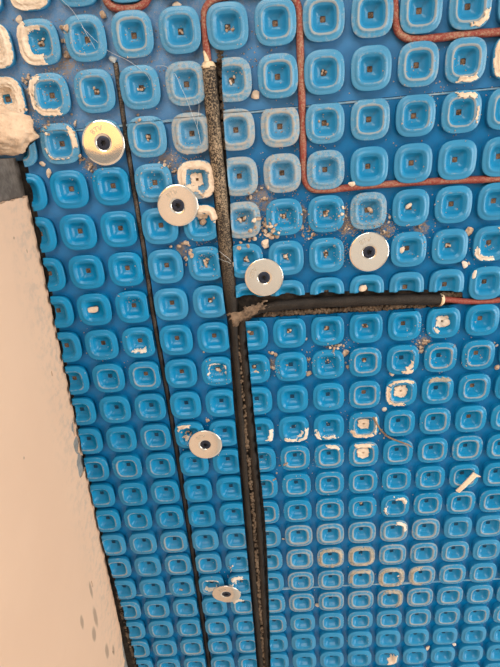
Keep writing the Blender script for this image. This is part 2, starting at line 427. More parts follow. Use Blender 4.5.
for k in range(3):
    root = tag(empty('heating_membrane'), names[k], 'floor membrane', 'studded heating membranes'); sheets.append(root)
    bm = bmesh.new(); vm = {}
    def gv(i):
        if i not in vm: vm[i] = bm.verts.new((res[0][i].x, res[0][i].y, 0))
        return vm[i]
    fs = [bm.faces.new([gv(i) for i in f]) for f in tris[k]]
    r = bmesh.ops.extrude_face_region(bm, geom=fs)
    bmesh.ops.translate(bm, vec=(0, 0, SUBZ + .0001), verts=[g for g in r['geom'] if isinstance(g, bmesh.types.BMVert)])
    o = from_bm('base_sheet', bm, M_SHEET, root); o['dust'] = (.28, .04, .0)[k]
# pale raised cut edge along the seams
def strip(pts, wid, z0, z1, seed):
    bm = bmesh.new(); rows = []
    n = len(pts)
    for i, p in enumerate(pts):
        k = mnoise.noise(Vector((i * .23, seed, 0))); h = max(.0002, z1 * (.75 + .8 * k)); w_ = wid * (1 + .6 * k)
        rows.append([bm.verts.new((p[0], p[1] + d * w_, z)) for d, z in ((-.5, z0), (-.35, h), (.35, h), (.5, z0))])
    for a, b_ in zip(rows, rows[1:]):
        for j in range(3): bm.faces.new((a[j], a[j + 1], b_[j + 1], b_[j]))
    return bm
def seam_pts(seam, x0, x1, n): return [(x0 + (x1 - x0) * i / n, seam_y(seam, x0 + (x1 - x0) * i / n) - .0008) for i in range(n + 1)]
gx = at(207, 108).x; gx2 = at(223.5, 108).x
from_bm('cut_edge', strip(seam_pts(SEAM_A, XL, gx - .001, 60), .0016, 0, .0012, 1), M_LIP, sheets[1])
from_bm('cut_edge', strip(seam_pts(SEAM_A, gx2 + .001, XR, 90), .0012, 0, .0009, 2), M_LIP, sheets[1])
bx_ = [interp(q, -16.45 * S) for q in (SL, SR, GL, GRL, WE)]
for x0, x1, sd in ((bx_[4] + .001, bx_[0] - .001, 3), (bx_[1] + .001, bx_[2] - .001, 4), (bx_[3] + .001, XR, 5)):
    from_bm('cut_edge', strip(seam_pts(SEAM_B, x0, x1, 60), .0016, 0, .0012, sd), M_LIP, sheets[2])

# ------------------------------------------------------------ studs
PROF = [  # half size mm, exponent, z mm, ring, flat
    (12.40, 3.2, 0.0, 0, 0), (12.55, 3.2, 2.2, 0, 0), (13.05, 3.1, 4.2, 0, .1), (13.0, 3.1, 4.75, .55, .5), (12.60, 3.1, 5.0, .35, 1),
    (10.9, 3.1, 5.05, .1, 1), (10.3, 3.2, 5.20, .25, .8), (9.7, 3.3, 5.75, .25, 1), (8.9, 3.4, 5.80, .75, 1), (8.3, 3.5, 5.55, 1.0, .6),
    (7.7, 3.8, 5.05, .25, .2), (6.9, 4.2, 4.75, .05, .1), (6.5, 4.6, 4.3, 0, .05), (5.7, 5.4, 2.75, 0, 0), (3.9, 6.5, 1.35, 0, .05), (2.4, 7, .85, 0, .15), (1.75, 7, .70, 0, .3)]
PROF = [(a, n, z * 1.15, g_, f_) for a, n, z, g_, f_ in PROF]
def zprof(a):
    if a >= PROF[2][0]: return 0.0 if a > 13.1 else PROF[3][2]
    for p, q in zip(PROF[2:], PROF[3:]):
        if q[0] <= a <= p[0]: return q[2] + (p[2] - q[2]) * (a - q[0]) / (p[0] - q[0])
    return .6
def aval(dx, dy):
    n = 3.1
    for _ in range(3):
        a = (abs(dx) ** n + abs(dy) ** n) ** (1 / n)
        n = 3.1 if a > 10 else (3.1 + (10 - a) * .28)
    return a
def stud_bm(seg=36, hole=True):
    bm = bmesh.new(); lr = bm.verts.layers.float.new('ring'); lf = bm.verts.layers.float.new('flat'); rings = []
    for a, n, z, rg_, fl in PROF:
        row = []
        for k in range(seg):
            t = 2 * math.pi * (k + .5) / seg; c, s = math.cos(t), math.sin(t)
            rr = a / (abs(c) ** n + abs(s) ** n) ** (1 / n) / 1000
            v = bm.verts.new((c * rr, s * rr, z / 1000)); v[lr] = rg_; v[lf] = fl; row.append(v)
        rings.append(row)
    for a, b_ in zip(rings, rings[1:]):
        for k in range(seg):
            f = bm.faces.new((a[k], a[(k + 1) % seg], b_[(k + 1) % seg], b_[k])); f.smooth = True
    # small square hole with grit in it
    low = []
    for v in rings[-1]:
        low.append(bm.verts.new((v.co.x * .93, v.co.y * .93, .0002)))
    for k in range(seg):
        f = bm.faces.new((rings[-1][k], rings[-1][(k + 1) % seg], low[(k + 1) % seg], low[k])); f.material_index = 1
    cen = bm.verts.new((0.0002, -.0001, .0005))
    for k in range(seg):
        f = bm.faces.new((low[k], low[(k + 1) % seg], cen)); f.material_index = 1
    return bm
def stud_mesh(seg, hole=None):
    me = bpy.data.meshes.new('stud'); me.materials.append(M_STUD); me.materials.append(hole or M_GRIT)
    bm = stud_bm(seg); bm.to_mesh(me); bm.free(); return me
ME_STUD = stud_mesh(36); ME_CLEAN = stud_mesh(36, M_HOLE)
def cut_bm(bm, co, no):
    """remove the side the normal points to"""
    g = list(bm.verts) + list(bm.edges) + list(bm.faces)
    bmesh.ops.bisect_plane(bm, geom=g, plane_co=co, plane_no=no, clear_outer=True)
def line_cut(poly, v, key, ctr, half):
    """tangent line of the polyline around the stud, in stud space"""
    v0, v1 = v - half, v + half
    a = Vector((interp(poly, v0, key), v0, 0)) if key == 1 else Vector((v0, interp(poly, v0, key), 0))
    b_ = Vector((interp(poly, v1, key), v1, 0)) if key == 1 else Vector((v1, interp(poly, v1, key), 0))
    d = (b_ - a).normalized(); n = Vector((d.y, -d.x, 0)) if key == 1 else Vector((-d.y, d.x, 0))
    return a - ctr, n                       # n points to +x (key 1) / +y (key 0)
H = .0133
yG0 = GL[0].y; yH0 = min(p.y for p in HT) ; xH0, xH1 = HT[0].x, HT[-1].x
def pieces_of(c, r):
    """list of (list of (co, no)) cuts; empty list = whole"""
    ctr = Vector((c * S, -r * S, 0)); x, y = ctr.x, ctr.y
    out = [[]]
    def split(lo, hi):                       # lo=(co,no), hi=(co,no): strip between is removed
        nonlocal out
        a = [q + [(lo[0], lo[1])] for q in out]; b_ = [q + [(hi[0], -hi[1])] for q in out]
        out = a + b_
    touched = False
    if y < yG0 + .008:
        gl = interp(GL, y)
        up = y > HT[0].y - .004
        gr = interp(GRU, y) if up else interp(GRL, y)
        if x + H > gl and x - H < gr:
            split(line_cut(GL, y, 1, ctr, .01), line_cut(GRU if up else GRL, y, 1, ctr, .01)); touched = True
    if xH0 - .012 < x < xH1 + .003:
        ht, hb = interp(HT, x, 0), interp(HB, x, 0)
        if y + H > hb and y - H < ht and x > interp(GL, y):
            lo = line_cut(HB, x, 0, ctr, .01); hi = line_cut(HT, x, 0, ctr, .01)
            split(lo, hi); touched = True
    if y < SL[0].y + .006:
        a, b_ = interp(SL, y), interp(SR, y)
        if x + H > a and x - H < b_:
            split(line_cut(SL, y, 1, ctr, .01), line_cut(SR, y, 1, ctr, .01)); touched = True
    if y < WE[0].y + .012:
        e = interp(WE, y)
        if x - H < e:
            co, no = line_cut(WE, y, 1, ctr, .008); out = [q + [(co, -no)] for q in out]; touched = True
    for s_ in (SEAM_A, SEAM_B):
        sy = seam_y(s_, x)
        if abs(sy - y) < H - .0003:
            p0 = Vector((0, sy - y + GAP, 0)); p1 = Vector((0, sy - y - GAP, 0)); n = Vector((0, 1, 0))
            split((p1, n), (p0, n)); touched = True
    return out if touched else None

# mortar left on the studs (degrees counted from image right, half size range in mm)
RES = {}   # (c,r) -> residue
def residue(c, r):
    k = .30 + .2 * random.random()
    if 8 <= r <= 14 and c >= 3: k = .62 + .3 * random.random()
    if 11 <= r <= 18 and c >= 0: k = .72 + .3 * random.random()
    if 14 <= r <= 17 and 1 <= c <= 5: k = 1.35
    if r >= 14 and c < 0: k = .55 + .35 * random.random()
    if 8 <= r <= 13 and c < -2: k = .50 + .3 * random.random()
    if r <= 2: k = .55 + .35 * random.random()
    if (c, r) in ((4, 0), (5, 0), (3, 0), (4, 1), (5, 1), (2, 0)): k = 1.0
    return k
def dust(c, r):
    k = .15
    if r <= 1: k = .40
    if r == 2: k = .45 if c < 4 else .30
    if r == 3: k = .4 if c < 2 else .25
    if (c, r) in ((-1, 2), (0, 2), (1, 2), (0, 3), (1, 3), (-1, 3), (0, 4)): k = .74
    if (c, r) in ((-1, 1), (0, 1), (3, 4), (2, 3)): k = .62
    if c <= -3 and r >= 3: k = .02
    if 3 < r < 7 and c > -3: k = max(k, .2) if (c, r) != (0, 4) else k
    if r >= 7: k = .05
    if r >= 14: k = .22
    return k

STUDS = {}
bulk = {0: [], 1: [], 2: []}
bxl, bxr, byt, byb = None, None, None, None
def in_view(c, r):
    p = Vector((c * S, -r * S, .004)) - CAM; z = p.dot(VIEW)
    u = p.dot(RIGHT) / z * FPX + 250; v = p.dot(DOWN) / z * FPX + 333.5
    m_ = 24 * .36 / z
    return -m_ < u < 500 + m_ and -m_ < v < 667 + m_
def finish_piece(cuts):
    bm = stud_bm(36)
    for co, no in cuts: cut_bm(bm, co, no)
    return bm
for r in range(R0, R1 + 1):
    for c in range(C0, C1 + 1):
        x, y = c * S, -r * S
        if y < WE[0].y + .004 and x + .0125 < interp(WE, y): continue
        pc = pieces_of(c, r)
        vis = in_view(c, r)
        if pc is None and not vis:
            bulk[sheet_of(x, y)].append((x, y)); continue
        if pc is None:
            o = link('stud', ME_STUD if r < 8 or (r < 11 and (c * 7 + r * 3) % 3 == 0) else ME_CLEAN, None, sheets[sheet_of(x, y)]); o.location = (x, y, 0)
            o['residue'] = residue(c, r); o['dust'] = dust(c, r); STUDS[(c, r)] = o
            continue
        best = 0
        for cuts in pc:
            bm = finish_piece(cuts)
            bw = [v.co for v in bm.verts]
            if len(bw) < 12: bm.free(); continue
            ex = max(p.x for p in bw) - min(p.x for p in bw); ey = max(p.y for p in bw) - min(p.y for p in bw)
            if min(ex, ey) < .0016: bm.free(); continue
            mid = sum(bw, Vector()) / len(bw)
            bmesh.ops.solidify(bm, geom=bm.faces[:], thickness=.0005)
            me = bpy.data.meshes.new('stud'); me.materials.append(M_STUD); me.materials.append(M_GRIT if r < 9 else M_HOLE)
            bm.to_mesh(me); bm.free()
            o = link('stud', me, None, sheets[sheet_of(x + mid.x, y + mid.y)]); o.location = (x, y, 0)
            o['residue'] = residue(c, r); o['dust'] = dust(c, r)
            if ex * ey > best: best = ex * ey; STUDS[(c, r)] = o
# studs beyond the picture's edge: one joined part per membrane
def low_field(pts):
    bm = bmesh.new(); seg = 20
    for x, y in pts:
        rings = []
        for a, n, z, _, _ in [PROF[i] for i in (0, 3, 5, 7, 9, 11, 13, 14, 16)]:
            rings.append([bm.verts.new((x + math.cos(t) * a / (abs(math.cos(t)) ** n + abs(math.sin(t)) ** n) ** (1 / n) / 1000,
                                        y + math.sin(t) * a / (abs(math.cos(t)) ** n + abs(math.sin(t)) ** n) ** (1 / n) / 1000, z / 1000))
                          for t in (2 * math.pi * (k + .5) / seg for k in range(seg))])
        for a, b_ in zip(rings, rings[1:]):
            for k in range(seg):
                f = bm.faces.new((a[k], a[(k + 1) % seg], b_[(k + 1) % seg], b_[k])); f.smooth = True
        bm.faces.new(rings[-1])
    return bm
for k in range(3):
    if bulk[k]:
        o = from_bm('stud_field', low_field(bulk[k]), M_STUD, sheets[k], 'keep'); o['kind'] = 'stuff'; o['residue'] = .6; o['dust'] = (.5, .1, .1)[k]

def ground(x, y):
    c, r = round(x / S), round(-y / S)
    a = aval((x - c * S) * 1000, (y + r * S) * 1000)
    return zprof(a) / 1000
def in_cut(x, y): return inside(groove, (x, y)) or inside(slit, (x, y)) or inside(wcut, (x, y))

# ---- crusts: real patches of mortar clinging to a stud (sub-parts)
def crust(c, r, patches, mat=M_CREAM, th=.0007, plug=None, seed=0.0, rough=1.0):
    """patches: (ang0, ang1, a0, a1) ; plug: (level mm, half mm) flat fill in the well"""
    st = STUDS.get((c, r))
    if st is None: return
    na, nr = 72, 44; bm = bmesh.new(); grid = {}
    amax = 12.7
    def pos(i, j):
        t = 2 * math.pi * i / na; a = .4 + (amax - .4) * j / nr
        n = 3.1 if a > 10 else (3.1 + (10 - a) * .28); cs, sn = math.cos(t), math.sin(t)
        rr = a / (abs(cs) ** n + abs(sn) ** n) ** (1 / n)
        return t, a, rr * cs, rr * sn
    def keep(t, a, x, y):
        d = math.degrees(t) % 360; k = 0
        nz = mnoise.noise(Vector((x * .35 + seed * 7, y * .35, seed))) * 1.1 + mnoise.noise(Vector((x * 1.1, y * 1.1 + seed, 4))) * .5
        for a0, a1, r0, r1 in patches:
            w_ = (a1 - a0); m_ = (a0 + a1) / 2; dd = abs((d - m_ + 180) % 360 - 180)
            ang = (w_ / 2 - dd) / 14 if w_ < 359 else 3
            rad = min(a - r0, r1 - a) / 1.0
            k = max(k, 1 if min(ang, rad) + nz * rough > .25 else 0)
        return k
    pc = None
    for i in range(na):
        for j in range(nr):
            t, a, x, y = pos(i + .5, j + .5)
            pl_ = plug and aval(x, y) < plug[1] + .3 + 1.5 * mnoise.noise(Vector((x * .45, y * .45, seed))) and max(abs(x - .3), abs(y)) > 1.0
            if pl_ or keep(t, a, x, y):
                q = []
                for ii, jj in ((i, j), (i + 1, j), (i + 1, j + 1), (i, j + 1)):
                    key = (ii % na, jj)
                    if key not in grid:
                        t2, a2, x2, y2 = pos(ii, jj)
                        z = zprof(a2) / 1000 + th * (.55 + .7 * mnoise.noise(Vector((x2 * .8, y2 * .8, seed + 2))) + .25)
                        if plug and max(abs(x2), abs(y2)) < plug[1] + 1: z = max(z, plug[0] / 1000 + .0003 * mnoise.noise(Vector((x2, y2, seed))))
                        grid[key] = bm.verts.new((x2 / 1000, y2 / 1000, z))
                    q.append(grid[key])
                try: bm.faces.new(q)
                except ValueError: pass
    if not bm.faces: bm.free(); return
    be = [e for e in bm.edges if e.is_boundary]
    rr = bmesh.ops.extrude_edge_only(bm, edges=be)
    for v in rr['geom']:
        if isinstance(v, bmesh.types.BMVert):
            a = aval(v.co.x * 1000, v.co.y * 1000); v.co.z = zprof(min(a, 12.6)) / 1000 - .0001 if a > .5 else v.co.z - .0005
    o = from_bm('mortar_crust', bm, mat, st, True); o['label'] = 'dried mortar crust on the stud'
    return o
crust(-5, 0, [(0, 360, 2.5, 12.9)], seed=1, th=.0012)
crust(-5, 1, [(0, 360, 2.6, 12.9)], seed=2, th=.0013, rough=.6)
crust(-5, -1, [(0, 360, 2.5, 12.9)], seed=3)
crust(-4, -1, [(170, 375, 3, 12.9), (60, 170, 8, 12.9)], seed=4, th=.001)
crust(-4, 0, [(120, 285, 6.2, 12.9), (70, 130, 6.5, 9.2)], seed=5, th=.0009, rough=.5)
crust(-4, 1, [(110, 215, 9.0, 12.9), (215, 300, 8.3, 12.6)], seed=6, th=.0008)
crust(-4, 2, [(-20, 55, 8.5, 12.3), (190, 300, 9.0, 10.4)], seed=7, th=.0006)
crust(-1, 3, [(20, 200, 7, 12.9), (-80, 30, 8.5, 12.9), (200, 280, 4, 8)], seed=8, th=.0009, plug=(2.4, 4.0))
crust(-1, 4, [(0, 120, 6.8, 12.9), (40, 130, 2, 7)], seed=9, th=.0009)
crust(4, 8, [(-75, -5, 6.4, 9.0), (-95, -50, 9.0, 12.9)], seed=10, mat=M_CREAM, th=.001)
crust(4, 9, [(150, 285, 9.2, 12.4), (40, 150, 9.6, 12.0)], seed=11, plug=(3.4, 4.6))
crust(3, 10, [(200, 315, 8.6, 12.2), (-40, 30, 9.2, 11)], seed=12, plug=(3.4, 4.4))
crust(3, 11, [(50, 130, 7.5, 11.8)], seed=13, plug=(3.8, 4.6))
crust(5, 7, [(200, 260, 6, 8)], seed=14, plug=(2.2, 4.2), mat=M_WHITE)
crust(1, 10, [(-75, 10, 9.2, 12.4), (-75, -20, 6.2, 8.2), (225, 285, 8.8, 12.2)], seed=15, mat=M_WHITE)
crust(2, 10, [(190, 240, 8.8, 12.6), (250, 300, 8.2, 11.5)], seed=16, mat=M_WHITE)
crust(0, 10, [(-60, 10, 8.5, 12.4)], seed=17, mat=M_WHITE)
crust(2, 11, [(40, 110, 9.2, 12.2)], seed=18, mat=M_WHITE)
crust(6, 5, [(190, 285, 8.6, 12.2), (20, 70, 8.8, 12.4)], seed=19, mat=M_WHITE)
crust(6, 1, [(120, 245, 8.0, 12.6)], seed=20)
crust(5, 0, [(-80, -10, 9.0, 12.4)], seed=21)
crust(5, 2, [(40, 110, 8.5, 12), (-30, 20, 9.5, 11.5)], seed=22)
crust(5, 1, [(250, 310, 9.0, 12.4)], seed=23)
crust(-2, 16, [(40, 120, 6.5, 9), (200, 320, 5, 7)], seed=24, mat=M_WHITE)
crust(-1, 16, [(70, 150, 6.5, 11.5), (170, 260, 8, 11.5), (80, 200, 4.5, 6)], seed=25, mat=M_WHITE)
crust(-1, 17, [(85, 150, 6, 11)], seed=26, mat=M_WHITE)
crust(-3, 7, [(225, 310, 5.6, 8.4)], seed=27, mat=M_WHITE)
crust(2, 15, [(0, 360, 8.4, 11.8)], seed=28, mat=M_RESID, rough=1.4, th=.0004)
crust(3, 15, [(0, 360, 8.4, 12.2)], seed=29, mat=M_RESID, rough=1.2, th=.0004)
crust(4, 16, [(0, 360, 8.6, 12.2)], seed=30, mat=M_RESID, rough=1.5, th=.0004)
crust(3, 16, [(30, 200, 8.6, 11.8)], seed=31, mat=M_RESID, rough=1.5, th=.0004)
crust(4, 17, [(-60, 120, 8.6, 12.2)], seed=32, mat=M_RESID, rough=1.4, th=.0004)
crust(5, 16, [(90, 270, 8.6, 12.0)], seed=33, mat=M_RESID, rough=1.4, th=.0004)
crust(4, 20, [(-90, 20, 4.5, 11)], seed=34, rough=1.5)
crust(5, 21, [(0, 360, 6.5, 12.6)], seed=35, rough=.6)
crust(-1, 8, [(60, 200, 5.8, 7.6), (-40, 40, 6, 7.4)], seed=36, mat=M_WHITE, rough=1.4)
crust(-2, 10, [(80, 150, 8.4, 11), (200, 260, 3, 6)], seed=37, rough=1.4)
crust(5, 9, [(40, 130, 8.6, 12.2)], seed=38, mat=M_RESID, rough=1.3, th=.0004)
crust(4, 14, [(0, 80, 8.6, 12.0)], seed=39, mat=M_WHITE)
crust(4, 13, [(20, 90, 7, 11), (180, 220, 7, 10)], seed=40, mat=M_WHITE, rough=1.6)

# ------------------------------------------------------------ cables
def cable_thing(label): return tag(empty('heating_cable'), label, 'cable', 'heating cables and leads')
zr = .0027
A = cable_thing('heating cable in the vertical slot, black sleeved lead turning red at the top')
pA = pix([(208.5, 70), (207.5, 58), (205.5, 38), (204.5, 18), (206, 8), (212, 1), (222, -3), (240, -6), (262, -8), (280, -8), (291, -4), (297, 4), (299.5, 16), (300, 40), (301.3, 80), (302.5, 120), (303.2, 160), (304, 176), (307.5, 185), (315, 189.5), (330, 189.7), (345, 188), (370, 185.5), (400, 183.3), (440, 181), (480, 179.5), (520, 178), (560, 176)], zr)
pA.append(Vector((XR - .012, pA[-1].y - .004, zr)))
from_bm('red_heating_wire', tube(spline(pA, 6), .00245, 12, .10, 1.0, 1), M_RED, A, True)
zb = .0030
pB = [at(208.5, 67, zb), at(211.5, 100, zb), at(216, 150, zb + .0004), at(220.5, 190, zb + .0006), at(225, 240, zb + .0003), at(228.5, 275, zb), at(231.5, 305, .0018), at(234.5, 335, .0012), at(238, 380, .0012), at(241.5, 425, .0012), at(245.5, 480, .0014), at(250, 535, .0012), at(255.5, 600, .0012), at(261.5, 670, .0012), at(268, 740, .0012)]
from_bm('black_lead', tube(spline(pB, 10), lambda t: .0050 if t < .42 else (.0050 - (t - .42) / .1 * .0019 if t < .52 else .0031), 16, .10, 1.0, 2), M_BLACK, A, True)
cl = tube([at(208.2, 61.5, zb), at(208.3, 63, zb), at(208.6, 67, zb), at(208.8, 68.5, zb)], lambda t: .0030 + .0019 * min(1, t * 1.5), 14, .15, 1, 3)
o = from_bm('collar', cl, M_COLLAR, A, True); o['label'] = 'cream adhesive collar'
fl = tube(spline([at(203.8, 51, .0045), at(205.4, 56, .0058), at(207, 62, .0062)], 4), lambda t: .0006 + .0012 * t, 8, .3, .5, 4)
o = from_bm('adhesive_tongue', fl, M_COLLAR, A, True)

B = cable_thing('heating cable in the horizontal slot, black lead meeting red wire at the right')
pR = pix([(440, 299.5), (450, 299.8), (465, 301.2), (485, 301.3), (500, 300), (530, 298), (560, 297)], .0026)
pR.append(Vector((XR - .012, -6.5 * S, .0026)))
from_bm('red_heating_wire', tube(spline(pR, 6), .0023, 12, .08, 1, 5), M_RED, B, True)
pL = [at(441, 299.2, .0024), at(420, 299.2, .0024), at(390, 299.8, .0024), at(350, 301, .0024), at(310, 303, .0026), at(280, 305.5, .0026), at(258, 309.5, .0024), at(246, 318, .0022), at(242, 330, .0016), at(242.6, 345, .0013), at(246.5, 385, .0012), at(250, 425, .0012), at(255.3, 480, .0012), at(259.8, 535, .0012), at(263.5, 600, .0012), at(267.5, 670, .0012), at(273.5, 740, .0012)]
from_bm('black_lead', tube(spline(pL, 10), lambda t: .0044 if t < .32 else (.0044 - (t - .32) / .1 * .0013 if t < .42 else .0031), 16, .12, 1, 6), M_BLACK, B, True)
cl = tube([at(443.5, 299.6, .0024), at(442.5, 299.6, .0024), at(440.8, 299.7, .0024), at(439.6, 299.7, .0024)], lambda t: .0034 + .0014 * min(1, t * 1.6), 14, .06, 1, 7)
o = from_bm('collar', cl, M_COLLAR, B, True); o['label'] = 'cream adhesive collar'

Cc = cable_thing('red heating cable bending around the stud in the upper right corner')
pC = pix([(393.5, -30), (394, -10), (395, 8), (395.5, 20), (398, 31), (405, 37.5), (417, 39.5), (440, 37.5), (470, 34.2), (500, 32), (530, 30), (560, 28)], zr)
pC = [Vector((3.5 * S, YT - .012, zr))] + pC + [Vector((XR - .012, -.5 * S, zr))]
from_bm('red_heating_wire', tube(spline(pC, 6), .00245, 12, .08, 1, 8), M_RED, Cc, True)
D = cable_thing('red heating cable loop dipping in at the upper left edge')
pD = pix([(104, -30), (104.5, -12), (106, -1), (112, 6.5), (123, 9.2), (136, 8), (145, 2.5), (149, -6), (150, -16), (150.5, -32)], zr)
pD = [Vector((-2.5 * S, YT - .012, zr))] + pD + [Vector((-1.5 * S, YT - .012, zr))]
from_bm('red_heating_wire', tube(spline(pD, 6), .00245, 12, .08, 1, 9), M_RED, D, True)

sens = tag(empty('sensor_cable'), 'thin black sensor cable lying in the narrow slit on the left', 'cable')
pS = [at(x, y, .0003) for x, y in [(115.7, 63)] + SC[1:]]
from_bm('sheath', tube(spline(pS, 6), .00155, 10, .10, 1, 10), M_SENSOR, sens, True)

# brown dirt left in the slots: one joined strip of loose soil
bm = bmesh.new()
def clod(bm, p, s, seed):
    r_ = bmesh.ops.create_icosphere(bm, subdivisions=1, radius=1)
    q = Matrix.Rotation(random.uniform(0, 6.3), 4, Vector((random.random() - .5, random.random() - .5, random.random() - .5)).normalized())
    for v in r_['verts']:
        k = 1 + .5 * mnoise.noise(v.co * 1.7 + Vector((seed, seed * .3, 1)))
        v.co = q @ (v.co * k); v.co = Vector((v.co.x * s[0], v.co.y * s[1], v.co.z * s[2])) + p
rd = random.Random(11)
for i in range(480):                               # between the two leads, lower half of the slot
    y = rd.uniform(330, 690); t = (y - 335) / 335
    xc = np.interp(y, [330, 385, 425, 480, 535, 600, 670, 690], [238.5, 242.3, 245.8, 250.6, 255.1, 259.7, 264.7, 266])
    dens = .35 if y < 420 else 1
    if rd.random() > dens: continue
    p = at(xc + rd.uniform(-1.3, 1.3), y, .0026); clod(bm, p, [rd.uniform(.0008, .0018)] * 3, i)
for i in range(90):                                # right of the lead in the upper slot
    y = rd.uniform(50, 150); p = at(rd.uniform(218.5, 221.5) + (y - 60) * .055 * (y > 60), y, SUBZ + .001 if y > 62 else .0006); clod(bm, p, [rd.uniform(.0008, .002)] * 3, i)
for i in range(420):                               # lower rim of the horizontal slot
    x = rd.uniform(262, 440); y = np.interp(x, [262, 330, 370, 440], [315.5, 312, 309.5, 305]); p = at(x, y + rd.uniform(-3.2, .4), SUBZ + .0018); clod(bm, p, [rd.uniform(.0008, .0020)] * 3, i)
for i in range(60):                                # bare patch above the red wire
    p = at(rd.uniform(443, 462), rd.uniform(293, 296.5), SUBZ + .001); clod(bm, p, [rd.uniform(.0008, .0016)] * 3, i)
for i in range(70):                                # gap at the wall foot
    t = rd.random(); y = 560 + 110 * t; p = at(np.interp(y, [560, 617, 660, 700], [111, 122.5, 134, 143]), y, SUBZ + .001); clod(bm, p, [rd.uniform(.0008, .002)] * 3, i)
dirt = from_bm('groove_soil', bm, M_DIRT); tag(dirt, 'brown crumbly dirt packed into the cable slots', 'dirt'); dirt['kind'] = 'stuff'

# torn brittle tape where the slots meet
bm = bmesh.new(); nx, ny = 16, 10; g = []
for i in range(nx):
    row = []
    for j in range(ny):
        u, v = i / (nx - 1), j / (ny - 1)
        px = 227 + u * 40 + v * 4 + 2.0 * mnoise.noise(Vector((u * 5, v * 5, 2)))
        py = 322 - u * 18 + (v - .55) * (17 - 9 * u) + 2.2 * mnoise.noise(Vector((u * 5, v * 4, 9)))
        z = .0074 - .0022 * (2 * v - 1) ** 2 + .0010 * mnoise.noise(Vector((u * 6, v * 5, 5))) - .0012 * (1 - u) * v
        row.append(bm.verts.new(at(px, py, z)))
    g.append(row)
fs = []
for i in range(nx - 1):
    for j in range(ny - 1):
        if mnoise.noise(Vector((i * .6, j * .6, 3))) + (1.0 if 0 < i < nx - 3 and 0 < j < ny - 2 else -.05) > 0:
            fs.append(bm.faces.new((g[i][j], g[i + 1][j], g[i + 1][j + 1], g[i][j + 1])))
for v in [v for v in bm.verts if not v.link_faces]: bm.verts.remove(v)
bmesh.ops.recalc_face_normals(bm, faces=bm.faces); bmesh.ops.solidify(bm, geom=bm.faces[:], thickness=.0004)
tp = from_bm('torn_tape', bm, M_BRITTLE, None, True); tag(tp, 'torn brown scrap of tape over the joint of the two black leads', 'tape scrap')

# ------------------------------------------------------------ washers with screws
def lathe(prof, seg, mat_idx=None):
    bm = bmesh.new(); rings = []
    for r_, z in prof: rings.append([bm.verts.new((r_ * math.cos(2 * math.pi * k / seg), r_ * math.sin(2 * math.pi * k / seg), z)) for k in range(seg)])
    for a, b_ in zip(rings, rings[1:]):
        for k in range(seg):
            f = bm.faces.new((a[k], a[(k + 1) % seg], b_[(k + 1) % seg], b_[k])); f.smooth = True
    return bm, rings
R_ = .01445
def washer_mesh():
    bm, rings = lathe([(.0036, -.0009), (R_ - .0003, -.0002), (R_, .0001), (R_, .0004), (R_ - .0004, .0007), (.0130, .00074), (.0062, .00074), (.0049, .00072), (.0045, .0004), (.0036, -.0009)], 64)
    bmesh.ops.remove_doubles(bm, verts=bm.verts, dist=1e-6)
    me = bpy.data.meshes.new('disc'); bm.to_mesh(me); bm.free(); me.materials.append(M_WASH); return me
def screw_mesh():
    bm, rings = lathe([(.0009, -.0098), (.0019, -.006), (.0019, -.0032), (.0044, -.0004), (.0046, .0000), (.0043, .0003), (.0030, .00035)], 32)
    star = []
    for k in range(32):                              # six-lobed socket
        a = 2 * math.pi * k / 32; rr = .0017 + .0004 * math.cos(6 * a); star.append((rr * math.cos(a), rr * math.sin(a)))
    s0 = [bm.verts.new((x, y, .00035)) for x, y in star]; s1 = [bm.verts.new((x * .9, y * .9, -.0016)) for x, y in star]
    for k in range(32):
        j = (k + 1) % 32
        bm.faces.new((rings[-1][k], rings[-1][j], s0[j], s0[k]))
        f = bm.faces.new((s0[k], s0[j], s1[j], s1[k])); f.material_index = 1
    f = bm.faces.new(s1); f.material_index = 1
    bm.faces.new(rings[0][::-1])
    me = bpy.data.meshes.new('screw'); me.materials.append(M_SCREW); me.materials.append(M_SOCK); bm.to_mesh(me); bm.free(); return me
ME_W, ME_S = washer_mesh(), screw_mesh()
WASH = [((103.5, 143), 'round washer shining gold in its upper part, beside the narrow slit', 0.4, 0, 118),
        ((178, 205.5), 'grey round washer over caked studs left of the vertical black lead', 1, 1, 60),
        ((369, 252), 'pale round washer right of centre, below the red cable and sandy debris', 2, -2, 200),
        ((264, 277.5), 'pale round washer just above the horizontal slot, next to the slot corner', 1, 1, 170),
        ((205.5, 444.5), 'beige round washer between the narrow slit and the double lead, mid-height', 0, 1, 30),
        ((226.5, 594), 'lowest round washer, seen most slanted, near the bottom of the double lead', -9, -2, 250)]
